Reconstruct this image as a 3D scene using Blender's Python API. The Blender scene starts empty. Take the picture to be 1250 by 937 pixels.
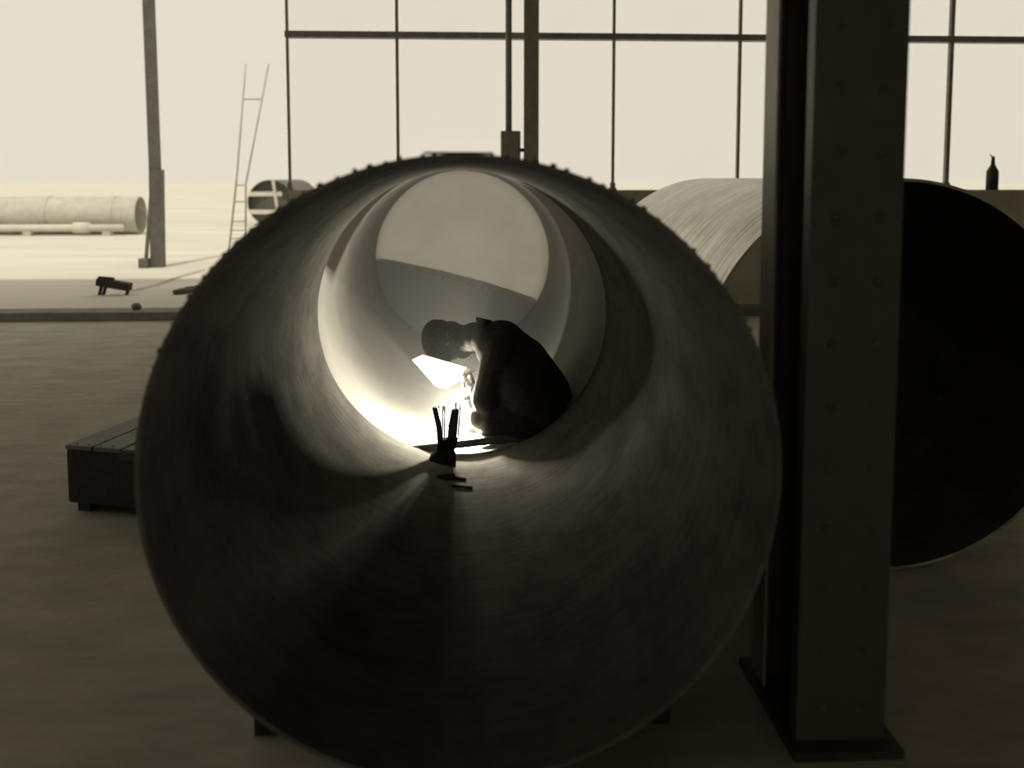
import bpy, bmesh, math, random
from mathutils import Vector, Matrix, Euler
random.seed(7)
S = bpy.context.scene
C = S.collection
R_ = math.radians

# ------------------------------------------------------------------ camera
F, CX, CY = 1150.0, 625.0, 318.0            # focal length and optical axis in a 1250x937 frame (lens shifted down)
CAM = Vector((0.0, 0.0, 1.584))
PITCH, YAW = 5.0, -3.0
cd = bpy.data.cameras.new('camera')
cam = bpy.data.objects.new('camera', cd); C.objects.link(cam)
cam.location = CAM
cam.rotation_euler = Euler((R_(90 - PITCH), 0, R_(YAW)), 'XYZ')
cd.sensor_width = 36; cd.lens = 36 * F / 1250
cd.shift_y = (CY - 468.5) / 1250
cd.clip_start = 0.05; cd.clip_end = 2000
cd.dof.use_dof = True; cd.dof.focus_distance = 5.2; cd.dof.aperture_fstop = 1.7
S.camera = cam
ROT = cam.rotation_euler.to_matrix()

def P(px, py, y):
    """the point at world depth y behind photograph pixel px, py"""
    d = ROT @ Vector(((px - CX) / F, -(py - CY) / F, -1))
    return CAM + d * ((y - CAM.y) / d.y)

# ------------------------------------------------------------------ world, sun, exposure
W = bpy.data.worlds.new('overcast'); S.world = W; W.use_nodes = True
bg = W.node_tree.nodes['Background']
bg.inputs['Color'].default_value = (0.79, 0.727, 0.60, 1)
bg.inputs['Strength'].default_value = 1.0
sd = bpy.data.lights.new('sun', 'SUN'); sd.energy = 2.0; sd.angle = R_(3); sd.color = (1, .95, .82)
sun = bpy.data.objects.new('sun', sd); C.objects.link(sun)
sun.rotation_euler = Euler((R_(26), 0, R_(-12)), 'XYZ')
S.view_settings.view_transform = 'Standard'; S.view_settings.look = 'None'
S.view_settings.gamma = 1.0; S.view_settings.use_curve_mapping = False
S.view_settings.exposure = 0.0
S.cycles.use_denoising = True
S.cycles.max_bounces = 10; S.cycles.diffuse_bounces = 6; S.cycles.transparent_max_bounces = 16
S.cycles.sample_clamp_indirect = 6.0

# ------------------------------------------------------------------ materials
T = (1.0, 0.955, 0.835)
def mat(name, g, rough=.7, metal=0.0, var=.25, scale=6.0, bump=0.0, spec=.3, coords='Object', stretch=(1, 1, 1), detail=6):
    m = bpy.data.materials.new(name); m.use_nodes = True
    nt = m.node_tree; N = nt.nodes; L = nt.links
    b = N['Principled BSDF']
    b.inputs['Roughness'].default_value = rough; b.inputs['Metallic'].default_value = metal
    b.inputs['Specular IOR Level'].default_value = spec
    tc = N.new('ShaderNodeTexCoord'); mp = N.new('ShaderNodeMapping'); mp.inputs['Scale'].default_value = stretch
    L.new(tc.outputs[coords], mp.inputs['Vector'])
    nz = N.new('ShaderNodeTexNoise'); nz.inputs['Scale'].default_value = scale; nz.inputs['Detail'].default_value = detail
    nz.inputs['Roughness'].default_value = .65
    L.new(mp.outputs['Vector'], nz.inputs['Vector'])
    r = N.new('ShaderNodeValToRGB')
    lo, hi = g * (1 - var), g * (1 + var)
    r.color_ramp.elements[0].position = .3; r.color_ramp.elements[1].position = .72
    r.color_ramp.elements[0].color = (lo * T[0], lo * T[1], lo * T[2], 1)
    r.color_ramp.elements[1].color = (min(hi, 1) * T[0], min(hi, 1) * T[1], min(hi, 1) * T[2], 1)
    L.new(nz.outputs['Fac'], r.inputs['Fac']); L.new(r.outputs['Color'], b.inputs['Base Color'])
    if bump:
        bp = N.new('ShaderNodeBump'); bp.inputs['Strength'].default_value = bump; bp.inputs['Distance'].default_value = .02
        L.new(nz.outputs['Fac'], bp.inputs['Height']); L.new(bp.outputs['Normal'], b.inputs['Normal'])
    return m

def pipe_mat(name, g, rough, metal, ring, scuff, spec=.35):
    """rolled steel plate: rings of mill scale round the axis (local Y), long scuffs along it"""
    m = mat(name, g, rough, metal, var=scuff, scale=5.0, stretch=(1.0, .55, 1.0), spec=spec)
    nt = m.node_tree; N = nt.nodes; L = nt.links; b = N['Principled BSDF']
    ramp = b.inputs['Base Color'].links[0].from_node
    tc = N.new('ShaderNodeTexCoord'); sx = N.new('ShaderNodeSeparateXYZ'); L.new(tc.outputs['Object'], sx.inputs[0])
    at = N.new('ShaderNodeMath'); at.operation = 'ARCTAN2'
    L.new(sx.outputs['Z'], at.inputs[0]); L.new(sx.outputs['X'], at.inputs[1])
    cb = N.new('ShaderNodeCombineXYZ')
    k1 = N.new('ShaderNodeMath'); k1.operation = 'MULTIPLY'; k1.inputs[1].default_value = .9
    k2 = N.new('ShaderNodeMath'); k2.operation = 'MULTIPLY'; k2.inputs[1].default_value = 16.0
    L.new(at.outputs[0], k1.inputs[0]); L.new(sx.outputs['Y'], k2.inputs[0])
    L.new(k1.outputs[0], cb.inputs['X']); L.new(k2.outputs[0], cb.inputs['Y'])
    n2 = N.new('ShaderNodeTexNoise'); n2.inputs['Scale'].default_value = 2.0; n2.inputs['Detail'].default_value = 8
    n2.inputs['Roughness'].default_value = .7
    L.new(cb.outputs[0], n2.inputs['Vector'])
    mr = N.new('ShaderNodeMapRange'); mr.inputs[1].default_value = .3; mr.inputs[2].default_value = .7
    mr.inputs[3].default_value = 1 - ring; mr.inputs[4].default_value = 1 + ring
    L.new(n2.outputs['Fac'], mr.inputs[0])
    mx = N.new('ShaderNodeMix'); mx.data_type = 'RGBA'; mx.blend_type = 'MULTIPLY'; mx.inputs['Factor'].default_value = 1
    gr = N.new('ShaderNodeCombineColor')
    for i in range(3): L.new(mr.outputs[0], gr.inputs[i])
    L.new(ramp.outputs['Color'], mx.inputs['A']); L.new(gr.outputs[0], mx.inputs['B'])
    L.new(mx.outputs['Result'], b.inputs['Base Color'])
    mr2 = N.new('ShaderNodeMapRange'); mr2.inputs[3].default_value = rough - .12; mr2.inputs[4].default_value = rough + .15
    L.new(n2.outputs['Fac'], mr2.inputs[0]); L.new(mr2.outputs[0], b.inputs['Roughness'])
    bp = N.new('ShaderNodeBump'); bp.inputs['Strength'].default_value = .12; bp.inputs['Distance'].default_value = .01
    L.new(n2.outputs['Fac'], bp.inputs['Height']); L.new(bp.outputs['Normal'], b.inputs['Normal'])
    return m

M = {}
M['pipe_front'] = pipe_mat('scaled_steel', .17, .55, .25, .18, .35)
M['shaded_inside'] = pipe_mat('shade_dark_steel', .075, .9, 0, .2, .32, 0)  # pipe insides darkened in colour to stand in for shade
M['pipe_rear'] = pipe_mat('clean_steel', .19, .6, .1, .10, .12, .2)
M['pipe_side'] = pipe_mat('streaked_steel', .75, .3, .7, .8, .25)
M['head_plate'] = mat('dished_plate', .85, .6, .0, var=.08, scale=3)
M['dark_segment'] = mat('segment_plate', .09, .6, .2, var=.15, scale=4)
M['column'] = mat('painted_steel', .12, .5, .1, var=.1, scale=8, spec=.4)
M['lit_paint'] = mat('lit_paint', .38, .5, .1, var=.15, scale=8, spec=.4)  # column paint lightened to stand in for daylight on one edge
M['dark_iron'] = mat('dark_iron', .07, .55, .3, var=.3, scale=12)
M['mullion'] = mat('mullion_steel', .3, .6, .1, var=.2, scale=8)
M['floor'] = mat('dirt_floor', .45, .9, 0, var=.22, scale=4, bump=.4, stretch=(.7, 1.3, 1), detail=10)
M['yard'] = mat('pale_yard', .62, .95, 0, var=.14, scale=.35, bump=.2, stretch=(.5, 2.0, 1), detail=8)
M['step'] = mat('step_concrete', .22, .9, 0, var=.25, scale=5)
M['wall'] = mat('sill_wall', .55, .85, 0, var=.15, scale=3)
M['shed'] = mat('shed_boards', .6, .9, 0, var=.3, scale=2, stretch=(1, .2, 1))
M['wood_dark'] = mat('dark_wood', .035, .75, 0, var=.4, scale=9, stretch=(6, 1, 6), bump=.2)
M['wood_top'] = mat('worn_wood', .17, .6, 0, var=.4, scale=9, stretch=(8, 1, 8), bump=.25, spec=.5)
M['plank'] = mat('scaffold_plank', .12, .7, 0, var=.35, scale=9, stretch=(1, 8, 8), bump=.2)
M['pale_wood'] = mat('pale_wood', .5, .8, 0, var=.2, scale=6, stretch=(1, 1, 6))
M['yard_iron'] = mat('yard_iron', .13, .7, 0, var=.25, scale=8)
M['pale_iron'] = mat('pale_iron', .5, .7, 0, var=.15, scale=4)  # pale tone stands in for haze on the far yard things
M['ghost'] = mat('off_white', .62, .9, 0, var=.08, scale=2)  # near-white stands in for glare on the far pole and bars
M['coat'] = mat('dark_wool_coat', .035, .9, 0, var=.35, scale=30, bump=.3, spec=.15)
M['trousers'] = mat('dark_trousers', .03, .9, 0, var=.3, scale=35, bump=.3, spec=.15)
M['cap'] = mat('felt_cap', .04, .95, 0, var=.3, scale=45, bump=.2, spec=.1)
M['skin'] = mat('skin', .06, .55, 0, var=.12, scale=20)
M['leather'] = mat('boot_leather', .03, .5, 0, var=.3, scale=25, bump=.2)
M['hair'] = mat('dark_hair', .03, .7, 0, var=.4, scale=60, bump=.4)
M['shield'] = mat('pale_fibre_board', .75, .8, 0, var=.06, scale=8)
M['black_wood'] = mat('matt_black_wood', .012, .95, 0, var=.3, scale=30, spec=0)  # near-black wood without gloss
M['rod'] = mat('coated_rod', .14, .6, .2, var=.3, scale=20)

g = bpy.data.materials.new('dusty_glass'); g.use_nodes = True
nt = g.node_tree; N = nt.nodes; L = nt.links
N.remove(N['Principled BSDF']); out = N['Material Output']
tr = N.new('ShaderNodeBsdfTransparent'); tr.inputs['Color'].default_value = (1, 1, 1, 1)
gl = N.new('ShaderNodeBsdfGlossy'); gl.inputs['Roughness'].default_value = .08; gl.inputs['Color'].default_value = (.9, .88, .82, 1)
nz = N.new('ShaderNodeTexNoise'); nz.inputs['Scale'].default_value = 3
mr = N.new('ShaderNodeMapRange'); mr.inputs[3].default_value = .01; mr.inputs[4].default_value = .03
mx = N.new('ShaderNodeMixShader')
L.new(nz.outputs['Fac'], mr.inputs[0]); L.new(mr.outputs[0], mx.inputs['Fac'])
L.new(tr.outputs[0], mx.inputs[1]); L.new(gl.outputs[0], mx.inputs[2]); L.new(mx.outputs[0], out.inputs['Surface'])
M['glass'] = g

a = bpy.data.materials.new('welding_arc'); a.use_nodes = True
N = a.node_tree.nodes; N['Principled BSDF'].inputs['Emission Color'].default_value = (1, .95, .82, 1)
N['Principled BSDF'].inputs['Emission Strength'].default_value = 60
M['arc'] = a

# ------------------------------------------------------------------ mesh helpers
def link(name, bm, material, parent=None, smooth=False, loc=None):
    me = bpy.data.meshes.new(name); bm.normal_update(); bm.to_mesh(me); bm.free()
    if smooth:
        for p in me.polygons: p.use_smooth = True
    me.materials.append(M[material] if isinstance(material, str) else material)
    o = bpy.data.objects.new(name, me); C.objects.link(o)
    if loc is not None: o.location = loc
    if parent is not None: o.parent = parent
    return o
def thing(name, label, cat, loc=(0, 0, 0), group=None, rot=None):
    o = bpy.data.objects.new(name, None); C.objects.link(o); o.location = loc; o.empty_display_size = .1
    if rot: o.rotation_euler = rot
    tag(o, label, cat, group); return o
def tag(o, label, cat, group=None):
    o['label'] = label; o['category'] = cat
    if group: o['group'] = group
    return o
def struct(o, label=None):
    o['kind'] = 'structure'
    if label: o['label'] = label
    return o
def copy_to(o, parent, loc, rot=None, name=None):
    c = o.copy(); C.objects.link(c); c.parent = parent; c.location = loc
    if rot is not None: c.rotation_euler = rot
    return c

def box(bm, lo, hi, bevel=0.0, mtx=None):
    lo, hi = Vector(lo), Vector(hi)
    r = bmesh.ops.create_cube(bm, size=1)
    vs = r['verts']
    bmesh.ops.scale(bm, vec=hi - lo, verts=vs); bmesh.ops.translate(bm, vec=(lo + hi) / 2, verts=vs)
    if bevel:
        es = list({e for v in vs for e in v.link_edges})
        rr = bmesh.ops.bevel(bm, geom=es, offset=bevel, segments=2, affect='EDGES', profile=.6)
        vs = list({v for f in rr['faces'] for v in f.verts} | {v for v in vs if v.is_valid})
    if mtx is not None: bmesh.ops.transform(bm, matrix=mtx, verts=vs)
    return vs
def B(name, lo, hi, material, parent=None, bevel=0.0, loc=None):
    bm = bmesh.new(); box(bm, lo, hi, bevel); return link(name, bm, material, parent, loc=loc)
def frame_to(p, q):
    d = (q - p).normalized()
    up = Vector((0, 0, 1)) if abs(d.z) < .95 else Vector((1, 0, 0))
    x = d.cross(up).normalized(); y = d.cross(x).normalized()
    return d, x, y
def tube(bm, pts, rad, seg=10, caps=True):
    pts = [Vector(p) for p in pts]
    if not hasattr(rad, '__len__'): rad = [rad] * len(pts)
    rings = []; x0 = None
    for i, p in enumerate(pts):
        d = (pts[min(i + 1, len(pts) - 1)] - pts[max(i - 1, 0)]).normalized()
        if x0 is None:
            up = Vector((0, 0, 1)) if abs(d.z) < .95 else Vector((1, 0, 0))
            x0 = d.cross(up).normalized()
        x0 = (x0 - d * x0.dot(d)).normalized(); y0 = d.cross(x0)
        rings.append([bm.verts.new(p + (x0 * math.cos(2 * math.pi * k / seg) + y0 * math.sin(2 * math.pi * k / seg)) * rad[i]) for k in range(seg)])
    for r0, r1 in zip(rings, rings[1:]):
        for k in range(seg): bm.faces.new((r0[k], r0[(k + 1) % seg], r1[(k + 1) % seg], r1[k]))
    if caps: bm.faces.new(rings[0][::-1]); bm.faces.new(rings[-1])
def bar(bm, p, q, w, h, twist=0.0, bevel=0.0):
    """a squared timber or bar from p to q"""
    p, q = Vector(p), Vector(q); d, x, y = frame_to(p, q)
    m = Matrix((x, d, y)).transposed().to_4x4(); m.translation = (p + q) / 2
    l = (q - p).length
    box(bm, (-w / 2, -l / 2, -h / 2), (w / 2, l / 2, h / 2), bevel, m @ Matrix.Rotation(twist, 4, 'Y'))
def shell(bm, rin, rout, y0, y1, seg=160, rows=1):
    """a length of pipe about the local Y axis"""
    ys = [y0 + (y1 - y0) * i / rows for i in range(rows + 1)]
    prof = [(rin, y) for y in ys] + [(rout, y) for y in reversed(ys)]
    rings = []
    for r, y in prof:
        rings.append([bm.verts.new((r * math.cos(2 * math.pi * k / seg), y, r * math.sin(2 * math.pi * k / seg))) for k in range(seg)])
    n = len(rings)
    for i in range(n):
        r0, r1 = rings[i], rings[(i + 1) % n]
        for k in range(seg): bm.faces.new((r0[k], r1[k], r1[(k + 1) % seg], r0[(k + 1) % seg]))
    bmesh.ops.recalc_face_normals(bm, faces=bm.faces)
def shade_inside(o, rin, material):  # second, shade-dark material on the inner faces
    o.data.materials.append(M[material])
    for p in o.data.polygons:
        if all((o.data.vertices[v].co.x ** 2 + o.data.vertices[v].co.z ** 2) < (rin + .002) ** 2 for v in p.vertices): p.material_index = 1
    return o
def sharp(o, ang=40):
    me = o.data
    for p in me.polygons: p.use_smooth = True
    me.set_sharp_from_angle(angle=R_(ang))
    return o

# ------------------------------------------------------------------ setting
YW = 11.0                                    # plane of the window wall
STEP = 10.6                                  # the shed floor ends here, the yard is 10 cm higher
XO = P(353, 240, YW).x                       # end of the sill wall, left of it the side is open
bm = bmesh.new(); box(bm, (-9, -6, -.2), (10, STEP, 0)); struct(link('floor', bm, 'floor'), 'dark packed dirt floor of the shed')
bm = bmesh.new(); box(bm, (-9, STEP, -.2), (10, STEP + .35, .10), .01); struct(link('trim_1', bm, 'step'), 'low concrete step at the open side of the shed')
bm = bmesh.new(); box(bm, (-160, STEP + .35, -.3), (160, 300, .10)); struct(link('ground_yard', bm, 'yard'), 'pale sunlit yard outside the shed')
bm = bmesh.new(); box(bm, (XO, YW, 0.10), (9.8, YW + .18, 1.40)); struct(link('wall_back', bm, 'wall'), 'low sill wall under the tall windows')
bm = bmesh.new(); box(bm, (XO - .01, YW - .03, 1.40), (9.8, YW + .21, 1.445)); struct(link('window_sill', bm, 'wall', None), 'sill board on the low wall')
struct(B('ceiling', (-9.2, -6, 4.7), (10.2, 11.9, 4.85), 'shed'), 'dark boarded shed roof')
struct(B('wall_left', (-9.2, -6, 0), (-9, 1.5, 4.7), 'shed'), 'dark shed side wall')  # wall stops short, out of view, to let in daylight
struct(B('wall_right', (10, -6, 0), (10.2, 11.2, 4.7), 'shed'), 'dark shed side wall')
bm = bmesh.new(); box(bm, (-9.2, -6.2, 0), (-1.6, -6, 4.7)); box(bm, (1.2, -6.2, 0), (10.2, -6, 4.7)); box(bm, (-1.6, -6.2, 2.7), (1.2, -6, 4.7))  # doorway is added out of view to lift the dark foreground
struct(link('wall_front', bm, 'shed'), 'shed wall behind the viewer, doorway added to let in fill light')
struct(B('ground_rear', (-160, -160, -.3), (160, -6.2, 0), 'yard'), 'pale yard behind the shed')

# window wall: beam, clerestory and mullions with panes between them
zb = P(800, 48, YW).z
bm = bmesh.new(); box(bm, (XO - .02, YW + .02, zb), (9.8, YW + .16, zb + .07)); struct(link('trim_2', bm, 'mullion'), 'steel transom beam over the tall windows')
bm = bmesh.new(); box(bm, (-9, YW + .02, 4.45), (9.8, YW + .2, 4.7)); struct(link('trim_3', bm, 'mullion'), 'eaves beam of the open side')
mx_px = [351, 485, 621, 750, 904, 1034, 1162, 1296, 1430]
mx_w = [.026, .034, 0, .03, .03, .03, .045, .03, .03]
xs = [P(p, 150, YW).x for p in mx_px]
for i, x in enumerate(xs):
    w = mx_w[i]
    if w:
        bm = bmesh.new(); box(bm, (x - w / 2, YW + .06, 1.445), (x + w / 2, YW + .12, 4.45))
        box(bm, (x - w / 2 - .025, YW + .05, 1.445), (x + w / 2 + .025, YW + .13, 1.47))
        box(bm, (x - w / 2 - .012, YW + .05, 1.47), (x + w / 2 + .012, YW + .13, 1.53))
        m = struct(link('trim_%d' % (4 + i), bm, 'mullion'), 'slender steel mullion of the window wall')
for i in range(len(xs) - 1):
    wn = bpy.data.objects.new('window_%d' % (i + 1), None); C.objects.link(wn); wn.location = ((xs[i] + xs[i + 1]) / 2, YW + .09, 1.445)
    struct(wn, 'tall glazed window bay between mullions')
    hw = (xs[i + 1] - xs[i]) / 2 - .03
    B('pane', (-hw, -.003, .0), (hw, .003, zb - 1.445), 'glass', wn)
    B('pane', (-hw, -.003, zb + .07 - 1.445), (hw, .003, 4.45 - 1.445), 'glass', wn)

# steel column of the window wall, with conduit and switch box beside it
c0, c1 = P(640, 120, YW - .2).x, P(657, 120, YW - .2).x
t = thing('wall_column', 'grey steel column standing in front of the tall windows', 'column', ((c0 + c1) / 2, YW - .2, 0))
h = (c1 - c0) / 2
B('flange', (-h, -.09, 0), (h, -.075, 4.7), 'mullion', t); B('flange', (-h, .075, 0), (h, .09, 4.7), 'mullion', t)
B('web', (-.012, -.075, 0), (.012, .075, 4.7), 'mullion', t); B('base_plate', (-h - .05, -.14, 0), (h + .05, .14, .02), 'dark_iron', t)
p = P(621, 176, YW - .2); bt = P(621, 196, YW - .2).z; tp = P(621, 160, YW - .2).z
t = thing('switch_box', 'switch box with a conduit rising from it, left of the grey column', 'switch box', (p.x + .02, YW - .2, bt))
bm = bmesh.new(); box(bm, (-.11, -.08, -.25), (.11, .08, tp - bt), .01); link('box', bm, 'mullion', t)
bm = bmesh.new(); box(bm, (-.09, -.092, -.2), (.09, -.08, tp - bt - .04), .006); link('cover', bm, 'mullion', t)
bm = bmesh.new(); tube(bm, [(-.02, 0, tp - bt), (-.02, 0, 4.7 - bt)], .036, 12); link('conduit', bm, 'mullion', t, True)
bm = bmesh.new(); tube(bm, [(-.02, 0, -.25), (-.02, 0, -bt)], .03, 12); link('conduit', bm, 'mullion', t, True)
B('bracket', (.1, -.02, .1), (.2, .02, .14), 'dark_iron', t)

# ------------------------------------------------------------------ the big pipe: three courses, a dark segment and a dished head
RI, TH, ZC = .78, .012, .85
Y0, Y1, Y2, Y3 = 2.255, 5.07, 8.74, 9.95
t = thing('pipe_section', 'huge dark steel pipe section whose open mouth fills the foreground', 'pipe', (0, Y0, ZC))
pipe_front = t
bm = bmesh.new(); shell(bm, RI, RI + TH, 0, Y1 - Y0 - .002, 192, 12); shade_inside(sharp(link('pipe_shell', bm, 'pipe_front', t)), RI, 'shaded_inside')
bm = bmesh.new(); box(bm, (-.006, -.012, -.001), (.006, .012, .007), .002); lug = link('tack_lug', bm, 'dark_iron', t)
first = True
for k in range(70):
    an = R_(-12) + k * R_(204) / 69 + random.uniform(-.012, .012)
    r = RI + TH
    loc = (r * math.cos(an), .02 + random.uniform(0, .02), r * math.sin(an)); rot = (0, math.pi / 2 - an, 0)
    if first: lug.location = loc; lug.rotation_euler = rot; first = False
    else:
        c = copy_to(lug, t, loc, rot); c.scale = (random.uniform(.7, 1.2), 1, random.uniform(.5, 1.3))
RR = RI + .022
t = thing('pipe_section', 'brightly lit second pipe section around the crouching welder', 'pipe', (0, Y1, ZC))
bm = bmesh.new(); shell(bm, RR, RR + TH, .0, Y2 - Y1 - .002, 192, 16); sharp(link('pipe_shell', bm, 'pipe_rear', t))
bm = bmesh.new(); shell(bm, RI + TH + .0005, RR - .0005, 0.0, .06, 192, 1); sharp(link('backing_ring', bm, 'dark_iron', t))
# dished head: straight flange, knuckle, shallow dish
bm = bmesh.new(); seg = 128; prof = [(RR - .001, -.03), (RR - .001, .0)]
for k in range(1, 9):
    an = k / 8 * R_(68); prof.append((RR - .001 - .13 * (1 - math.cos(an)), .13 * math.sin(an)))
rk, yk = prof[-1]
for k in range(1, 9): f = k / 8; prof.append((max(rk * (1 - f), .001), yk + .14 * (1 - (1 - f) ** 2)))
full = prof + [(r if r < .01 else r + (.006 if y > 0.02 else 0), y + .012) for r, y in reversed(prof)]
rings = [[bm.verts.new((r * math.cos(2 * math.pi * k / seg), y, r * math.sin(2 * math.pi * k / seg))) for k in range(seg)] for r, y in full]
for r0, r1 in zip(rings, rings[1:]):
    for k in range(seg): bm.faces.new((r0[k], r1[k], r1[(k + 1) % seg], r0[(k + 1) % seg]))
bmesh.ops.recalc_face_normals(bm, faces=bm.faces)
o = link('dished_head', bm, 'head_plate', None, loc=(0, Y2, ZC)); sharp(o, 60)
tag(o, 'pale dished end plate closing the far end of the pipe', 'end plate')
# flat dark segment below a slanting edge
pa, pb = P(467, 320, Y2 - .05), P(650, 367, Y2 - .05)
sl = (pb.z - pa.z) / (pb.x - pa.x)
rb = RR - .004
bm = bmesh.new(); pts = []
for k in range(181):
    an = math.pi + k * math.pi / 180 * 1.0
    pts.append((rb * math.cos(an), rb * math.sin(an)))
pts = [(x, z) for x, z in pts if z <= pa.z - ZC + sl * (x - pa.x)]
def cut(x): return pa.z - ZC + sl * (x - pa.x)
def solve(lo, hi):
    for _ in range(50):
        m_ = (lo + hi) / 2
        if rb * math.sin(m_) - cut(rb * math.cos(m_)) > 0: lo = m_
        else: hi = m_
    return (rb * math.cos(hi), rb * math.sin(hi))
pl, pr = solve(math.pi * .9, math.pi * 1.2), solve(math.pi * 2.1, math.pi * 1.7)
pts = [pl] + pts + [pr]
f0 = [bm.verts.new((x, -.006, z)) for x, z in pts]; f1 = [bm.verts.new((x, .006, z)) for x, z in pts]
bm.faces.new(f0); bm.faces.new(f1[::-1])
for i in range(len(pts)): j = (i + 1) % len(pts); bm.faces.new((f0[i], f1[i], f1[j], f0[j]))
bmesh.ops.recalc_face_normals(bm, faces=bm.faces)
t = thing('segment_plate', 'dark flat segment with a slanting top edge across the far pipe', 'steel plate', (0, Y2 - .05, ZC))
link('plate', bm, 'dark_segment', t)
for px in (541, 571, 588):
    x = P(px, 345, Y2 - .05).x
    B('clip', (x - .012, -.012, cut(x) - .02), (x + .012, .012, cut(x) + .012), 'dark_iron', t)
# timber bearers under the pipe
for yb, w in ((2.7, 'nearest the pipe mouth'), (4.4, 'below the middle of the front section'), (6.6, 'below the second section'), (8.3, 'below the far end')):
    bm = bmesh.new(); box(bm, (-.6, -.11, 0), (.6, .11, ZC - RI - TH - (.022 if yb > 5 else 0)), .004)
    o = link('timber_bearer', bm, 'wood_dark', None, loc=(0, yb, 0)); tag(o, 'dark flat timber bearer under the pipe, ' + w, 'timber', 'bearers under the welded pipe')
# thin rods lying on top of the mouth
bm = bmesh.new(); q0, q1 = P(518, 192, Y0 + .06), P(602, 192, Y0 + .06)
zt = ZC + RI + TH
tube(bm, [(q0.x, Y0 + .05, zt + .0032), (0, Y0 + .06, zt + .0032), (q1.x, Y0 + .08, zt + .0032)], .0028, 8)
tag(link('thin_rod', bm, 'dark_iron', None, True), 'thin iron rod lying on top of the pipe mouth', 'rod')

# ------------------------------------------------------------------ pipe on the right
cp = P(1090, 467, 3.62)
ZR = RI + TH
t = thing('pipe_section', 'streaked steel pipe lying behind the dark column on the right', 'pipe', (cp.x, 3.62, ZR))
bm = bmesh.new(); shell(bm, RI, RI + TH, 0, 2.9, 192, 10); shade_inside(sharp(link('pipe_shell', bm, 'pipe_side', t)), RI, 'shaded_inside')
bm = bmesh.new(); tube(bm, [(-.705, .9, .335), (-.58, 1.0, .28), (-.40, 1.2, .21)], .012, 10); link('spreader_rod', bm, 'dark_iron', t, True)
bm = bmesh.new(); tube(bm, [(-.53, 1.2, .56), (-.57, 1.21, .3), (-.60, 1.22, 0), (-.58, 1.23, -.3), (-.5, 1.24, -.58)], .009, 10); link('stay_cable', bm, 'dark_iron', t, True)

# ------------------------------------------------------------------ foreground column
Z1c, Z2c = 2.45, 2.85
x0 = P(991, 300, Z1c).x; x1 = P(1101, 300, Z1c).x
t = thing('steel_column', 'tall dark riveted steel column between the two pipes', 'column', ((x0 + x1) / 2, (Z1c + Z2c) / 2, 0))
h = (x1 - x0) / 2; dp = (Z2c - Z1c) / 2
B('flange', (-h, -dp, 0), (h, -dp + .018, 4.7), 'column', t, .002)
B('flange', (-h, dp - .03, 0), (h, dp, 4.7), 'column', t, .002)
B('web', (-.01, -dp + .018, 0), (.01, dp - .03, 4.7), 'column', t)
for s in (-1, 1):
    B('angle', (s * .045 - .035, -dp + .018, 0), (s * .045 + .035, -dp + .03, 4.7), 'column', t)
    B('angle', (s * .045 - .035, dp - .042, 0), (s * .045 + .035, dp - .03, 4.7), 'column', t)
B('edge_plate', (-h - .008, dp - .115, 0), (-h, dp, 4.7), 'lit_paint', t)
B('edge_plate', (-h - .006, -dp, 0), (-h, -dp + .05, 4.7), 'column', t)
B('base_plate', (-h - .03, -dp - .06, 0), (h + .03, dp + .06, .025), 'dark_iron', t)
bm = bmesh.new(); bmesh.ops.create_uvsphere(bm, u_segments=10, v_segments=6, radius=.013)
for v in bm.verts: v.co.y *= .6
rv = None
for k in range(26):
    for s in (-1, 1):
        loc = (s * .06, -dp, .12 + k * .17)
        if rv is None: rv = link('rivet', bm, 'column', t, True, loc=loc)
        else: copy_to(rv, t, loc)

# ------------------------------------------------------------------ wooden chest left of the pipe
ga = P(82, 630, 4.4); gy = 4.47
t = thing('wooden_chest', 'low dark wooden chest with a planked top on the floor beside the pipe', 'chest', (P(82, 600, gy).x, gy, 0), rot=(0, 0, R_(-17)))
wz, wx, wy = .33, .62, .62
B('body', (0, 0, .045), (wx, wy, wz - .02), 'wood_dark', t, .018)
for i in range(4):
    x_ = .004 + i * (wx - .0) / 4
    bm = bmesh.new(); box(bm, (x_, -.008, wz - .022), (x_ + wx / 4 - .008, wy + .004, wz + random.uniform(-.002, .003)), .006); link('plank', bm, 'wood_top', t)
B('runner', (.03, .03, 0), (.10, wy - .03, .045), 'wood_dark', t, .004); B('runner', (wx - .10, .03, 0), (wx - .03, wy - .03, .045), 'wood_dark', t, .004)
bm = bmesh.new(); box(bm, (.30, -.012, wz - .05), (wx + .006, -.004, wz - .012), .002); link('iron_strap', bm, 'dark_iron', t)
bm = bmesh.new(); bmesh.ops.create_uvsphere(bm, u_segments=8, v_segments=5, radius=.006); nl = link('nail', bm, 'pale_iron', t, True, loc=(.05, .02, wz + .002))
for k in range(1, 9): copy_to(nl, t, (.05 + k * .065, .02 + random.uniform(-.004, .004), wz + .002))

# ------------------------------------------------------------------ plank seat, prop and rods in front of the welder
PY = 5.15
pl0, pl1 = P(494, 548, PY), P(690, 527, PY)
def on_shell(x, r): return ZC - math.sqrt(max(r * r - x * x, 0))
bm = bmesh.new(); bar(bm, (pl0.x, PY, pl0.z + .008), (pl1.x, PY + .02, pl1.z + .008), .12, .042, 0, .004)
tag(link('seat_plank', bm, 'plank'), 'slanting wooden plank spanning the pipe, the welder sits on it', 'plank')
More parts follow.
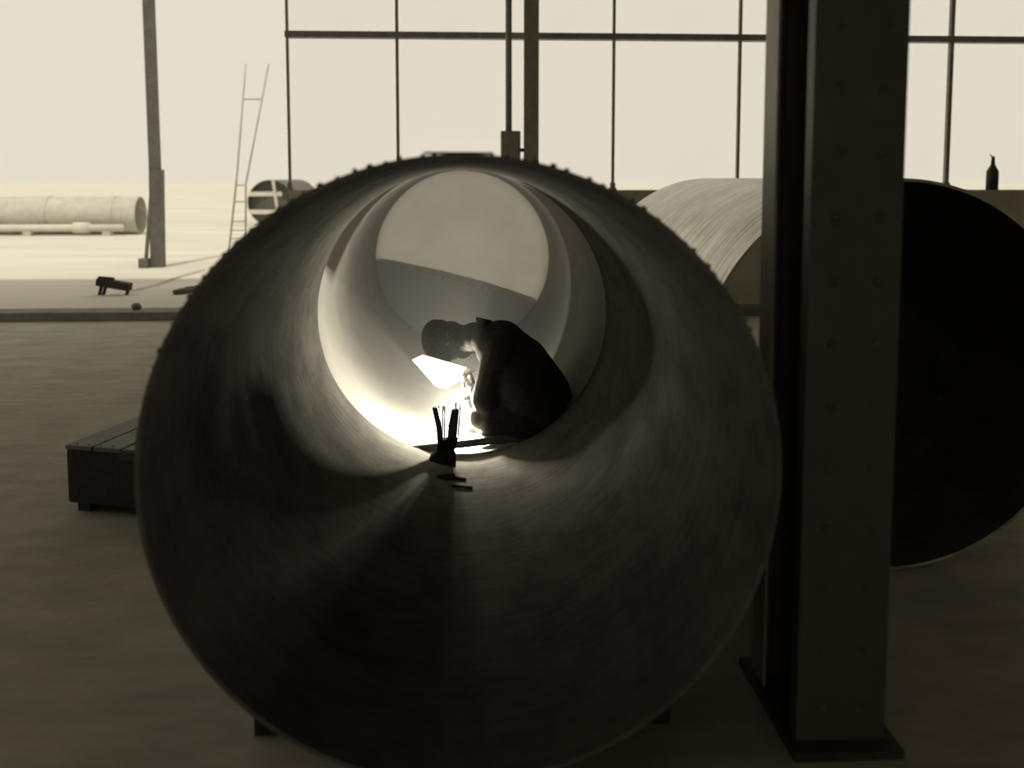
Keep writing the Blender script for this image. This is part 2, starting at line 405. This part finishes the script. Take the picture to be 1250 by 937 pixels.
# forked post
pbm = bmesh.new()
b0, b1, b2 = P(535, 596, 4.66), P(540, 560, 4.78), P(545, 532, 4.88)
t = thing('forked_post', 'dark forked wooden post leaning against the plank, rods tucked in it', 'post', (b0.x, b0.y, on_shell(b0.x, RI)))
def loc_(p): return p - Vector(t.location)
def taper(bm, pts, ws, d):
    rings = []
    for (p, w) in zip(pts, ws):
        p = Vector(p); rings.append([bm.verts.new(p + Vector((sx * w / 2, sy * d / 2, 0))) for sx, sy in ((-1, -1), (1, -1), (1, 1), (-1, 1))])
    for r0, r1 in zip(rings, rings[1:]):
        for k in range(4): bm.faces.new((r0[k], r0[(k + 1) % 4], r1[(k + 1) % 4], r1[k]))
    bm.faces.new(rings[0][::-1]); bm.faces.new(rings[-1])
foot = Vector((b0.x - .003, 4.66, on_shell(b0.x, RI) + .001))
taper(pbm, [loc_(foot), loc_(P(538, 578, 4.82)), loc_(P(541, 557, 4.95)), loc_(P(544, 549, 5.0)), loc_(P(547, 535, 5.03))], [.165, .155, .14, .09, .11], .06)
link('post', pbm, 'black_wood', t)
bm = bmesh.new(); taper(bm, [loc_(P(538, 545, 5.02)), loc_(P(536, 520, 5.035)), loc_(P(531, 497, 5.045))], [.030, .030, .028], .03); link('prong', bm, 'wood_dark', t)
bm = bmesh.new(); taper(bm, [loc_(P(551, 545, 5.02)), loc_(P(553, 520, 5.035)), loc_(P(556, 499, 5.045))], [.055, .048, .040], .035); link('prong', bm, 'wood_dark', t)
bm = bmesh.new(); tube(bm, [loc_(P(545, 533, 5.035)), loc_(P(545, 524, 5.045)), loc_(P(549, 516, 5.045)), loc_(P(553, 512, 5.035))], .0022, 6); link('wire_loop', bm, 'dark_iron', t, True)
k = 0
for (xa, ya, xb, yb_, w) in ((537, 536, 535.5, 495, 'leftmost, touching the left prong'), (540, 536, 541, 495, 'standing alone between the prongs'), (542.5, 536, 543, 496, 'just left of the gap in the fork'), (559, 534, 562, 492, 'rightmost, right of the thick prong'), (556, 510, 556.5, 491, 'tallest, standing above the thick prong')):
    bm = bmesh.new(); tube(bm, [P(xa, ya, 5.06), P(xb, yb_, 5.07)], .0042 if k < 4 else .005, 8)
    tag(link('welding_rod', bm, 'rod', None, True), 'thin welding rod in the forked post, ' + w, 'rod', 'welding rods in the forked post'); k += 1
# bits of scrap on the pipe floor
for px, py, dx, w in ((560, 590, .035, 'nearer the post'), (564, 601, .05, 'nearer the pipe mouth')):
    yy = 1150 * (CAM.z - .071) / (py - 217); p = P(px, py, yy)
    bm = bmesh.new(); bar(bm, (p.x - dx, yy, on_shell(p.x - dx, RI) + .005), (p.x + dx, yy - .03, on_shell(p.x + dx, RI) + .005), .014, .008)
    tag(link('scrap_stick', bm, 'black_wood'), 'small dark splinter on the pipe floor right of the forked post, ' + w, 'splinter', 'splinters on the pipe floor')

# ------------------------------------------------------------------ the welder
def cap_chain(bm, pts, seg=14):
    """overlapping spheres and cones along a chain of (point, radius)"""
    for p, r in pts:
        s = bmesh.ops.create_uvsphere(bm, u_segments=seg, v_segments=seg // 2 + 2, radius=r)['verts']
        bmesh.ops.translate(bm, vec=Vector(p), verts=s)
    for (p, r), (q, s_) in zip(pts, pts[1:]):
        p, q = Vector(p), Vector(q)
        if (q - p).length < 1e-5: continue
        tube(bm, [p, q], [r, s_], seg)
def ell(bm, c, rad, mtx=None, seg=20):
    s = bmesh.ops.create_uvsphere(bm, u_segments=seg, v_segments=seg // 2 + 2, radius=1)['verts']
    m = Matrix.Translation(Vector(c)) @ (mtx.to_4x4() if mtx is not None else Matrix.Identity(4)) @ Matrix.Diagonal((*rad, 1))
    bmesh.ops.transform(bm, matrix=m, verts=s)
def fused(name, bm, material, parent, voxel, smooth=6):
    bmesh.ops.recalc_face_normals(bm, faces=bm.faces)
    o = link(name, bm, material, parent)
    r = o.modifiers.new('fuse', 'REMESH'); r.mode = 'VOXEL'; r.voxel_size = voxel; r.use_smooth_shade = True
    s = o.modifiers.new('soften', 'SMOOTH'); s.factor = .5; s.iterations = smooth
    return o

YM = 5.22
person = thing('person', 'welder in a dark coat and cap, hunched on the plank inside the pipe', 'person', (0, 0, 0))
DY = .12
def Q(px, py, y=YM): return P(px, py, y + DY)
# head frame: the crown points left, the face looks down
hu = Vector((-1, .05, -.12)).normalized()           # towards the crown
hf = Vector((-.16, .12, -1)); hf = (hf - hu * hf.dot(hu)).normalized()   # where the face looks
hs = hu.cross(hf).normalized()
HM = Matrix((hs, hf, hu)).transposed()
hc = Q(545, 415, 5.29)
def H(s, f, u): return hc + hs * s + hf * f + hu * u
neck = Q(580, 408, 5.27); chest_top = Q(603, 418)
hipL, hipR = Q(648, 510, 5.16), Q(648, 500, 5.48)
shL, shR = Q(606, 424, 5.06), Q(600, 420, 5.52)
elL, elR = Q(590, 490, 5.06), Q(606, 484, 5.46)
wrL, wrR = Q(582, 473, 5.19), Q(592, 484, 5.26)
knL, knR = Q(583, 516, 5.27), Q(584, 504, 5.62)
anL, anR = Q(620, 538, 5.16), Q(618, 528, 5.62)
bm = bmesh.new()
ell(bm, H(0, -.005, .025), (.072, .094, .088), HM)                     # skull
ell(bm, H(0, .028, -.045), (.056, .066, .075), HM)                     # face and jaw
ell(bm, H(0, .078, -.098), (.024, .02, .02), HM)                       # chin
cap_chain(bm, [(H(0, .094, .005), .010), (H(0, .112, -.036), .014)], 10)   # nose
for s in (-1, 1):
    ell(bm, H(s * .013, .104, -.038), (.009, .009, .008), HM, 10)      # nostrils
    ell(bm, H(s * .074, -.005, -.02), (.010, .02, .032), HM, 12)       # ears
    ell(bm, H(s * .030, .082, .012), (.018, .010, .007), HM, 10)       # brow
ell(bm, H(0, .094, -.066), (.022, .008, .006), HM, 10); ell(bm, H(0, .092, -.078), (.019, .009, .006), HM, 10)   # lips
cap_chain(bm, [(H(0, -.02, -.06), .058), (neck, .058), (chest_top, .07)])
cap_chain(bm, [(chest_top, .10), (Q(625, 440), .13), (Q(645, 475), .13), (Q(650, 505), .13)])
for sh, el, wr in ((shL, elL, wrL), (shR, elR, wrR)):
    cap_chain(bm, [(chest_top, .07), (sh, .055), (el, .042), (wr, .028)])
for hp, kn, an in ((hipL, knL, anL), (hipR, knR, anR)):
    cap_chain(bm, [(hp, .085), (kn, .055), (an, .042)])
def hand(bm, wr, to, palm_n, curl=1.0):
    """a gripping hand: wr wrist, to = direction of the palm, palm_n = side the fingers close towards"""
    to = to.normalized(); n = (palm_n - to * palm_n.dot(to)).normalized(); s = to.cross(n).normalized()
    pc = wr + to * .05
    ell(bm, pc, (.042, .050, .016), Matrix((s, to, n)).transposed(), 14)
    lens = (.040, .046, .043, .034)
    for i in range(4):
        off = (-.03 + .02 * i)
        a0 = wr + to * .088 + s * off; l = lens[i]
        a1 = a0 + (to * .75 + n * .65 * curl).normalized() * l
        a2 = a1 + (to * -.1 + n * 1.0 * curl).normalized() * l * .72
        a3 = a2 + (to * -.8 + n * .5 * curl).normalized() * l * .55
        cap_chain(bm, [(a0 - to * .02, .0105), (a0, .0105), (a1, .0095), (a2, .0085), (a3, .0075)], 10)
    b0 = wr + to * .03 + s * -.035
    b1 = b0 + (to * .6 + s * -.5 + n * .5).normalized() * .035; b2 = b1 + (to * .7 + n * .7).normalized() * .03
    b3 = b2 + (to * .3 + n * .8 + s * .3).normalized() * .022
    cap_chain(bm, [(b0, .014), (b1, .0115), (b2, .010), (b3, .0085)], 10)
    cap_chain(bm, [(wr, .026), (pc, .024)], 12)
hand(bm, wrL, Q(563, 466, 5.25) - wrL, Vector((.1, .8, .3)))
hand(bm, wrR, Q(571, 485, 5.20) - wrR, Vector((-.3, -.5, -.6)))
fused('body', bm, 'skin', person, .006, 3)
# eyes
for s in (-1, 1):
    bm = bmesh.new(); ell(bm, H(s * .030, .083, .0), (.011, .010, .009), HM, 12); link('eye', bm, 'ghost', person, True)
# hair at the nape
bm = bmesh.new(); ell(bm, H(0, -.035, -.03), (.080, .075, .075), HM); fused('hair', bm, 'hair', person, .008, 2)
# cap: full soft crown pulled low, short peak turned down over the brow
bm = bmesh.new()
ell(bm, H(0, -.005, .055), (.100, .126, .092), HM, 24); ell(bm, H(0, .03, .03), (.088, .098, .075), HM, 24); ell(bm, H(0, -.045, .03), (.09, .08, .075), HM, 20)
cp_ = fused('cap', bm, 'cap', person, .008, 8)
bm = bmesh.new(); ell(bm, H(0, .105, .012), (.068, .022, .045), HM, 18); fused('peak', bm, 'cap', cp_, .006, 2)
bm = bmesh.new(); ell(bm, Q(553, 414, 5.29), (.07, .09, .105)); ell(bm, Q(564, 417, 5.29), (.075, .09, .10)); ell(bm, Q(578, 412, 5.27), (.08, .10, .09)); fused('scarf', bm, 'coat', person, .009, 4)
# coat
bm = bmesh.new()
cap_chain(bm, [(Q(592, 413), .095), (Q(612, 422), .150), (Q(632, 448), .190), (Q(648, 478), .215), (Q(652, 500), .200)], 20)
cap_chain(bm, [(Q(612, 424, 5.14), .15), (Q(640, 460, 5.12), .19), (Q(655, 497, 5.13), .17)], 20)
cap_chain(bm, [(Q(612, 426, 5.46), .14), (Q(638, 460, 5.54), .17), (Q(645, 494, 5.54), .16)], 20)
cap_chain(bm, [(Q(668, 480, 5.2), .14), (Q(677, 500, 5.2), .11)], 18)
cap_chain(bm, [(shL + Vector((.03, 0, 0)), .105), (elL + Vector((.01, .02, 0)), .078), (elL.lerp(wrL, .7), .056)], 18)
cap_chain(bm, [(shR, .09), (elR, .07), (elR.lerp(wrR, .75), .05)], 18)
ell(bm, Q(640, 515, 5.14), (.23, .13, .10)); ell(bm, Q(662, 508, 5.2), (.16, .17, .12))
cap_chain(bm, [(Q(655, 505, 5.12), .13), (Q(620, 506, 5.10), .105), (Q(588, 508, 5.12), .075)], 18)
cap_chain(bm, [(Q(668, 512, 5.08), .12), (Q(635, 518, 5.06), .10), (Q(603, 519, 5.06), .075)], 18)
coat = fused('coat', bm, 'coat', person, .011, 10)
bm = bmesh.new()                                                      # turned-up collar
nd = (neck - Q(600, 416)).normalized()
side = Vector((0, 1, 0)); upv = nd.cross(side).normalized()
if upv.z < 0: upv = -upv
ring = []
nk = 28
for j, (d, r) in enumerate(((-.03, .105), (.022, .092), (.024, .082), (-.03, .09))):
    row = []
    for k in range(nk):
        an = R_(-150) + R_(300) * k / (nk - 1)
        rise = .045 * max(math.cos(an), -.3) if j in (1, 2) else 0
        row.append(bm.verts.new(Q(588, 410) + nd * (d + rise) + (upv * math.cos(an) + side * math.sin(an)) * r))
    ring.append(row)
for j in range(4):
    r0, r1 = ring[j], ring[(j + 1) % 4]
    for k in range(nk - 1): bm.faces.new((r0[k], r0[k + 1], r1[k + 1], r1[k]))
bm.faces.new([ring[j][0] for j in range(4)]); bm.faces.new([ring[j][-1] for j in range(3, -1, -1)])
bmesh.ops.recalc_face_normals(bm, faces=bm.faces)
link('collar', bm, 'coat', coat, True)
# trousers and boots
bm = bmesh.new()
for hp, kn, an in ((hipL, knL, anL), (hipR, knR, anR)):
    cap_chain(bm, [(hp, .115), (hp.lerp(kn, .5), .10), (kn, .072)], 18); cap_chain(bm, [(kn, .068), (kn.lerp(an, .5), .066), (an, .05)], 18)
cap_chain(bm, [(hipL, .12), (hipR, .12)], 18)
fused('trousers', bm, 'trousers', person, .010, 6)
for an, dy in ((anL, 0), (anR, .0)):
    bm = bmesh.new()
    a0 = Vector((an.x, an.y, an.z)); toe = Vector((an.x - .14, an.y - .02, on_shell(an.x - .12, RR) + .045))
    heel = Vector((an.x + .03, an.y, on_shell(an.x + .03, RR) + .05))
    cap_chain(bm, [(a0, .05), (heel, .042), (heel.lerp(toe, .5), .044), (toe, .038)], 14)
    fused('boot', bm, 'leather', person, .007, 3)

# hand shield: pale board with clipped corners, lit by the arc below it
def Sh(px, py):
    f = (474 - py) / 60.0
    return P(px, py, 5.43 - f * .22)
poly = [(503, 439), (531, 470), (537, 473), (545, 474), (562, 464), (581, 452), (550, 443), (516, 433)]
t = thing('hand_shield', 'bright pale hand shield held below the face of the welder', 'welding shield', tuple(Sh(545, 474)))
bm = bmesh.new()
a_ = [bm.verts.new(Sh(*p) - Vector(t.location)) for p in poly]; b_ = [bm.verts.new(Sh(*p) + Vector((0, .004, .003)) - Vector(t.location)) for p in poly]
bm.faces.new(a_); bm.faces.new(b_[::-1])
for i in range(len(poly)): j = (i + 1) % len(poly); bm.faces.new((a_[i], b_[i], b_[j], a_[j]))
bmesh.ops.recalc_face_normals(bm, faces=bm.faces); link('board', bm, 'shield', t)
bm = bmesh.new(); tube(bm, [Sh(569, 457) - Vector(t.location), Q(567, 464, 5.24) - Vector(t.location), Q(567, 474, 5.22) - Vector(t.location)], .011, 10); link('handle', bm, 'wood_dark', t, True)

# electrode holder, cable and the arc itself
ARC = Vector((-.025, 5.34, .255))
gp = Q(571, 486, 5.19)
t = thing('electrode_holder', 'electrode holder gripped by the welder, its tip at the bright arc', 'welding tool', tuple(gp))
bm = bmesh.new(); tube(bm, [(.07, .03, .03), (-.02, -.005, -.01)], [.013, .012], 10); link('grip', bm, 'wood_dark', t, True)
bm = bmesh.new(); tube(bm, [(-.02, -.005, -.01), tuple(ARC + Vector((.005, 0, .01)) - gp)], .0035, 8); link('electrode', bm, 'rod', t, True)
bm = bmesh.new(); bmesh.ops.create_uvsphere(bm, u_segments=10, v_segments=8, radius=.007); link('arc_flame', bm, 'arc', t, True, loc=ARC - gp)
bm = bmesh.new(); tube(bm, [(.07, .03, .03), (.14, .1, .0), (.2, .2, -.1), (.22, .35, -.22)], .01, 10); link('cable', bm, 'dark_iron', t, True)
ld = bpy.data.lights.new('welding_arc_light', 'POINT'); ld.energy = 220; ld.shadow_soft_size = .012; ld.color = (1, .94, .80)
lo = bpy.data.objects.new('welding_arc_light', ld); C.objects.link(lo); lo.location = ARC

# ------------------------------------------------------------------ yard outside
GY = .10
def yard_y(py): return F * (CAM.z - GY) / (py - 217.4)
# leaning tall post with a prop
py_ = yard_y(324); pb_ = P(193, 324, py_)
t = thing('yard_post', 'tall dark wooden post standing in the bright yard', 'post', (pb_.x, py_, GY))
bm = bmesh.new(); bar(bm, (0, 0, 0), P(191, 205, py_) - pb_, .18, .2); link('lower_post', bm, 'yard_iron', t)
bm = bmesh.new(); bar(bm, P(190, 225, py_) - pb_, P(180, -40, py_) - pb_, .15, .16); link('upper_post', bm, 'yard_iron', t)
bm = bmesh.new(); bar(bm, P(178, 318, py_ - .1) - pb_, P(186, 215, py_ - .05) - pb_, .045, .05); link('brace', bm, 'yard_iron', t)
bm = bmesh.new(); q = P(177, 324, py_ - .1) - pb_; box(bm, (q.x - .08, -.2, 0), (q.x + .08, -.05, .16), .015); link('brace_foot', bm, 'yard_iron', t)
# ladder mast
yl = yard_y(330)
t = thing('ladder', 'thin pale tall ladder standing in the yard beside the pipe', 'ladder', tuple(P(277, 330, yl)))
o_ = Vector(t.location)
for pts in (((277, 330), (289, 217), (300, 78)), ((300, 320), (300, 225), (328, 78))):
    bm = bmesh.new(); tube(bm, [P(x, y, yl) - o_ for x, y in pts], .016, 8); link('rail', bm, 'pale_iron', t, True)
for y, xa, xb in ((121, 297, 319), (226, 288, 300), (246, 286, 300), (270, 283.5, 300), (281, 282, 300), (291, 281, 300), (306, 279.5, 300)):
    bm = bmesh.new(); tube(bm, [P(xa, y, yl) - o_, P(xb, y, yl) - o_], .012, 6); link('rung', bm, 'pale_iron', t, True)
# pipe lying end on in the yard
yp = 30.0; pc = P(330, 241, yp); rp = 27.5 / F * yp
t = thing('yard_pipe', 'dark open pipe end with pale bars across it, far out in the yard', 'pipe', (pc.x, yp, GY + rp))
bm = bmesh.new(); shell(bm, rp - .03, rp, 0, 5, 64, 1); sharp(link('pipe_shell', bm, 'yard_iron', t))
bm = bmesh.new(); bmesh.ops.create_circle(bm, cap_ends=True, segments=48, radius=rp - .02, matrix=Matrix.Translation((0, .25, 0)) @ Matrix.Rotation(math.pi / 2, 4, 'X'))
r = bmesh.ops.extrude_face_region(bm, geom=list(bm.faces)); bmesh.ops.translate(bm, vec=(0, .05, 0), verts=[v for v in r['geom'] if isinstance(v, bmesh.types.BMVert)])
bmesh.ops.recalc_face_normals(bm, faces=bm.faces); link('end_board', bm, 'yard_iron', t)
for zz in (10.5, -11):
    z = zz / F * yp; hw = math.sqrt(rp * rp - z * z)
    B('brace_bar', (-hw, -.06, z - .07), (hw * .55, -.01, z + .07), 'ghost', t)
bm = bmesh.new(); bar(bm, (.12, -.12, rp), (.33, -.3, -rp), .12, .08); link('leaning_bar', bm, 'pale_iron', t)
# long pipe at far left
ylp = yard_y(284); pe = P(172, 262, ylp)
t = thing('yard_pipe', 'long pale pipe lying sideways at the left of the yard', 'pipe', (pe.x, ylp, GY + .5), rot=(0, 0, R_(90)))
bm = bmesh.new(); shell(bm, .48, .5, 0, 9, 48, 1); sharp(link('pipe_shell', bm, 'pale_iron', t))
for k in range(4):
    bm = bmesh.new(); shell(bm, .5, .52, .6 + k * 1.7, .7 + k * 1.7, 48, 1); sharp(link('band', bm, 'pale_iron', t))
t = thing('pipe_rail', 'thin white pole with a coupling lying in front of the long pale pipe', 'pole', (P(150, 270, ylp - .8).x, ylp - .8, GY + .09))
bm = bmesh.new(); tube(bm, [(0, 0, .12), (-4, 0, .12)], .09, 12); link('pole', bm, 'ghost', t, True)
bm = bmesh.new(); tube(bm, [(-.85, 0, .12), (-1.25, 0, .12)], .14, 12); link('coupling', bm, 'ghost', t, True)
for x in (-.4, -2.4): B('block', (x - .1, -.1, -.09), (x + .1, .1, .04), 'pale_iron', t)
# low trestle with a chunk of timber
yt = yard_y(357); q = P(120, 357, yt)
t = thing('timber_trestle', 'small dark timber block on short legs near the step of the shed', 'trestle', (q.x, yt, GY))
bm = bmesh.new(); bar(bm, (.0, 0, .17), (.42, -.04, .10), .13, .10, 0, .012); link('beam', bm, 'wood_dark', t)
bm = bmesh.new(); bar(bm, (.02, .0, .20), (.20, -.02, .19), .10, .07, .2, .01); link('block', bm, 'wood_dark', t)
for x, z in ((.05, .13), (.10, .12), (.39, .09)):
    bm = bmesh.new(); bar(bm, (x - .02, -.05, 0), (x, 0, z), .03, .03); link('leg', bm, 'wood_dark', t)
bm = bmesh.new(); tube(bm, [P(160, 349, yt + .3) + Vector((0, 0, 0)), P(190, 343, yt + 1.0), P(222, 330, yt + 2.2), P(250, 322, yt + 3.2)], .02, 8)
for v in bm.verts: v.co.z += 0
cb_ = link('cable', bm, 'pale_iron', None, True)
me = cb_.data; 
for v in me.vertices: v.co.z = GY + .02 + (v.co.z - min(x.co.z for x in me.vertices)) * 0 + random.uniform(-.004, .004)
cb_.name = 'ground_cable'; tag(cb_, 'faint cable trailing over the yard behind the timber trestle', 'cable')
# bundle of bars beside the pipe
yb_ = yard_y(358); q = P(212, 358, yb_)
for k, (dx, dy, w) in enumerate(((.0, .0, 'nearest the step'), (.02, .16, 'middle one'), (.05, .36, 'farthest from the step'))):
    bm = bmesh.new(); tube(bm, [(q.x + dx, yb_ + dy, GY + .035), (q.x + dx + 1.0, yb_ + dy + .9 + .1 * k, GY + .035)], .032, 8)
    tag(link('iron_bar', bm, 'yard_iron', None, True), 'grey bar lying in the yard against the pipe, ' + w, 'bar', 'bars lying in the yard')
bm = bmesh.new(); q = P(167, 381, 10.8); ell(bm, (0, 0, .03), (.055, .05, .042), None, 10)
for v in bm.verts: v.co += Vector((random.uniform(-1, 1), random.uniform(-1, 1), random.uniform(-1, 1))) * .006
tag(link('stone', bm, 'yard_iron', None, loc=(q.x, 10.8, GY + .005)), 'small dark lump lying on the edge of the step', 'stone')
# object at the right end of the sill
q = P(1209, 231, YW + .05)
t = thing('oil_can', 'small dark can standing on the window sill at the right', 'can', (q.x, YW + .02, 1.445))
bm = bmesh.new(); tube(bm, [(0, 0, 0), (0, 0, .22), (0, 0, .30), (0, 0, .40)], [.07, .07, .025, .018], 14); link('can_body', bm, 'dark_iron', t, True)
bm = bmesh.new(); tube(bm, [(0, 0, .38), (-.04, 0, .42)], .008, 8); link('spout', bm, 'dark_iron', t, True)

# ------------------------------------------------------------------ welding smoke hanging in the second section
bm = bmesh.new(); tube(bm, [(0, 0, 0), (0, Y2 - .06 - (Y1 + .07), 0)], RR - .006, 64)
sm = link('welding_smoke', bm, 'arc', None, loc=(0, Y1 + .07, ZC)); sm.data.materials.clear()
v = bpy.data.materials.new('smoke'); v.use_nodes = True; nt = v.node_tree; nt.nodes.remove(nt.nodes['Principled BSDF'])
vs = nt.nodes.new('ShaderNodeVolumeScatter'); vs.inputs['Density'].default_value = .06; vs.inputs['Color'].default_value = (.95, .93, .85, 1)
vs.inputs['Anisotropy'].default_value = 0.0
nt.links.new(vs.outputs[0], nt.nodes['Material Output'].inputs['Volume']); sm.data.materials.append(v)
sm['kind'] = 'stuff'; sm['label'] = 'thin welding smoke hanging inside the lit pipe section'; sm['category'] = 'smoke'
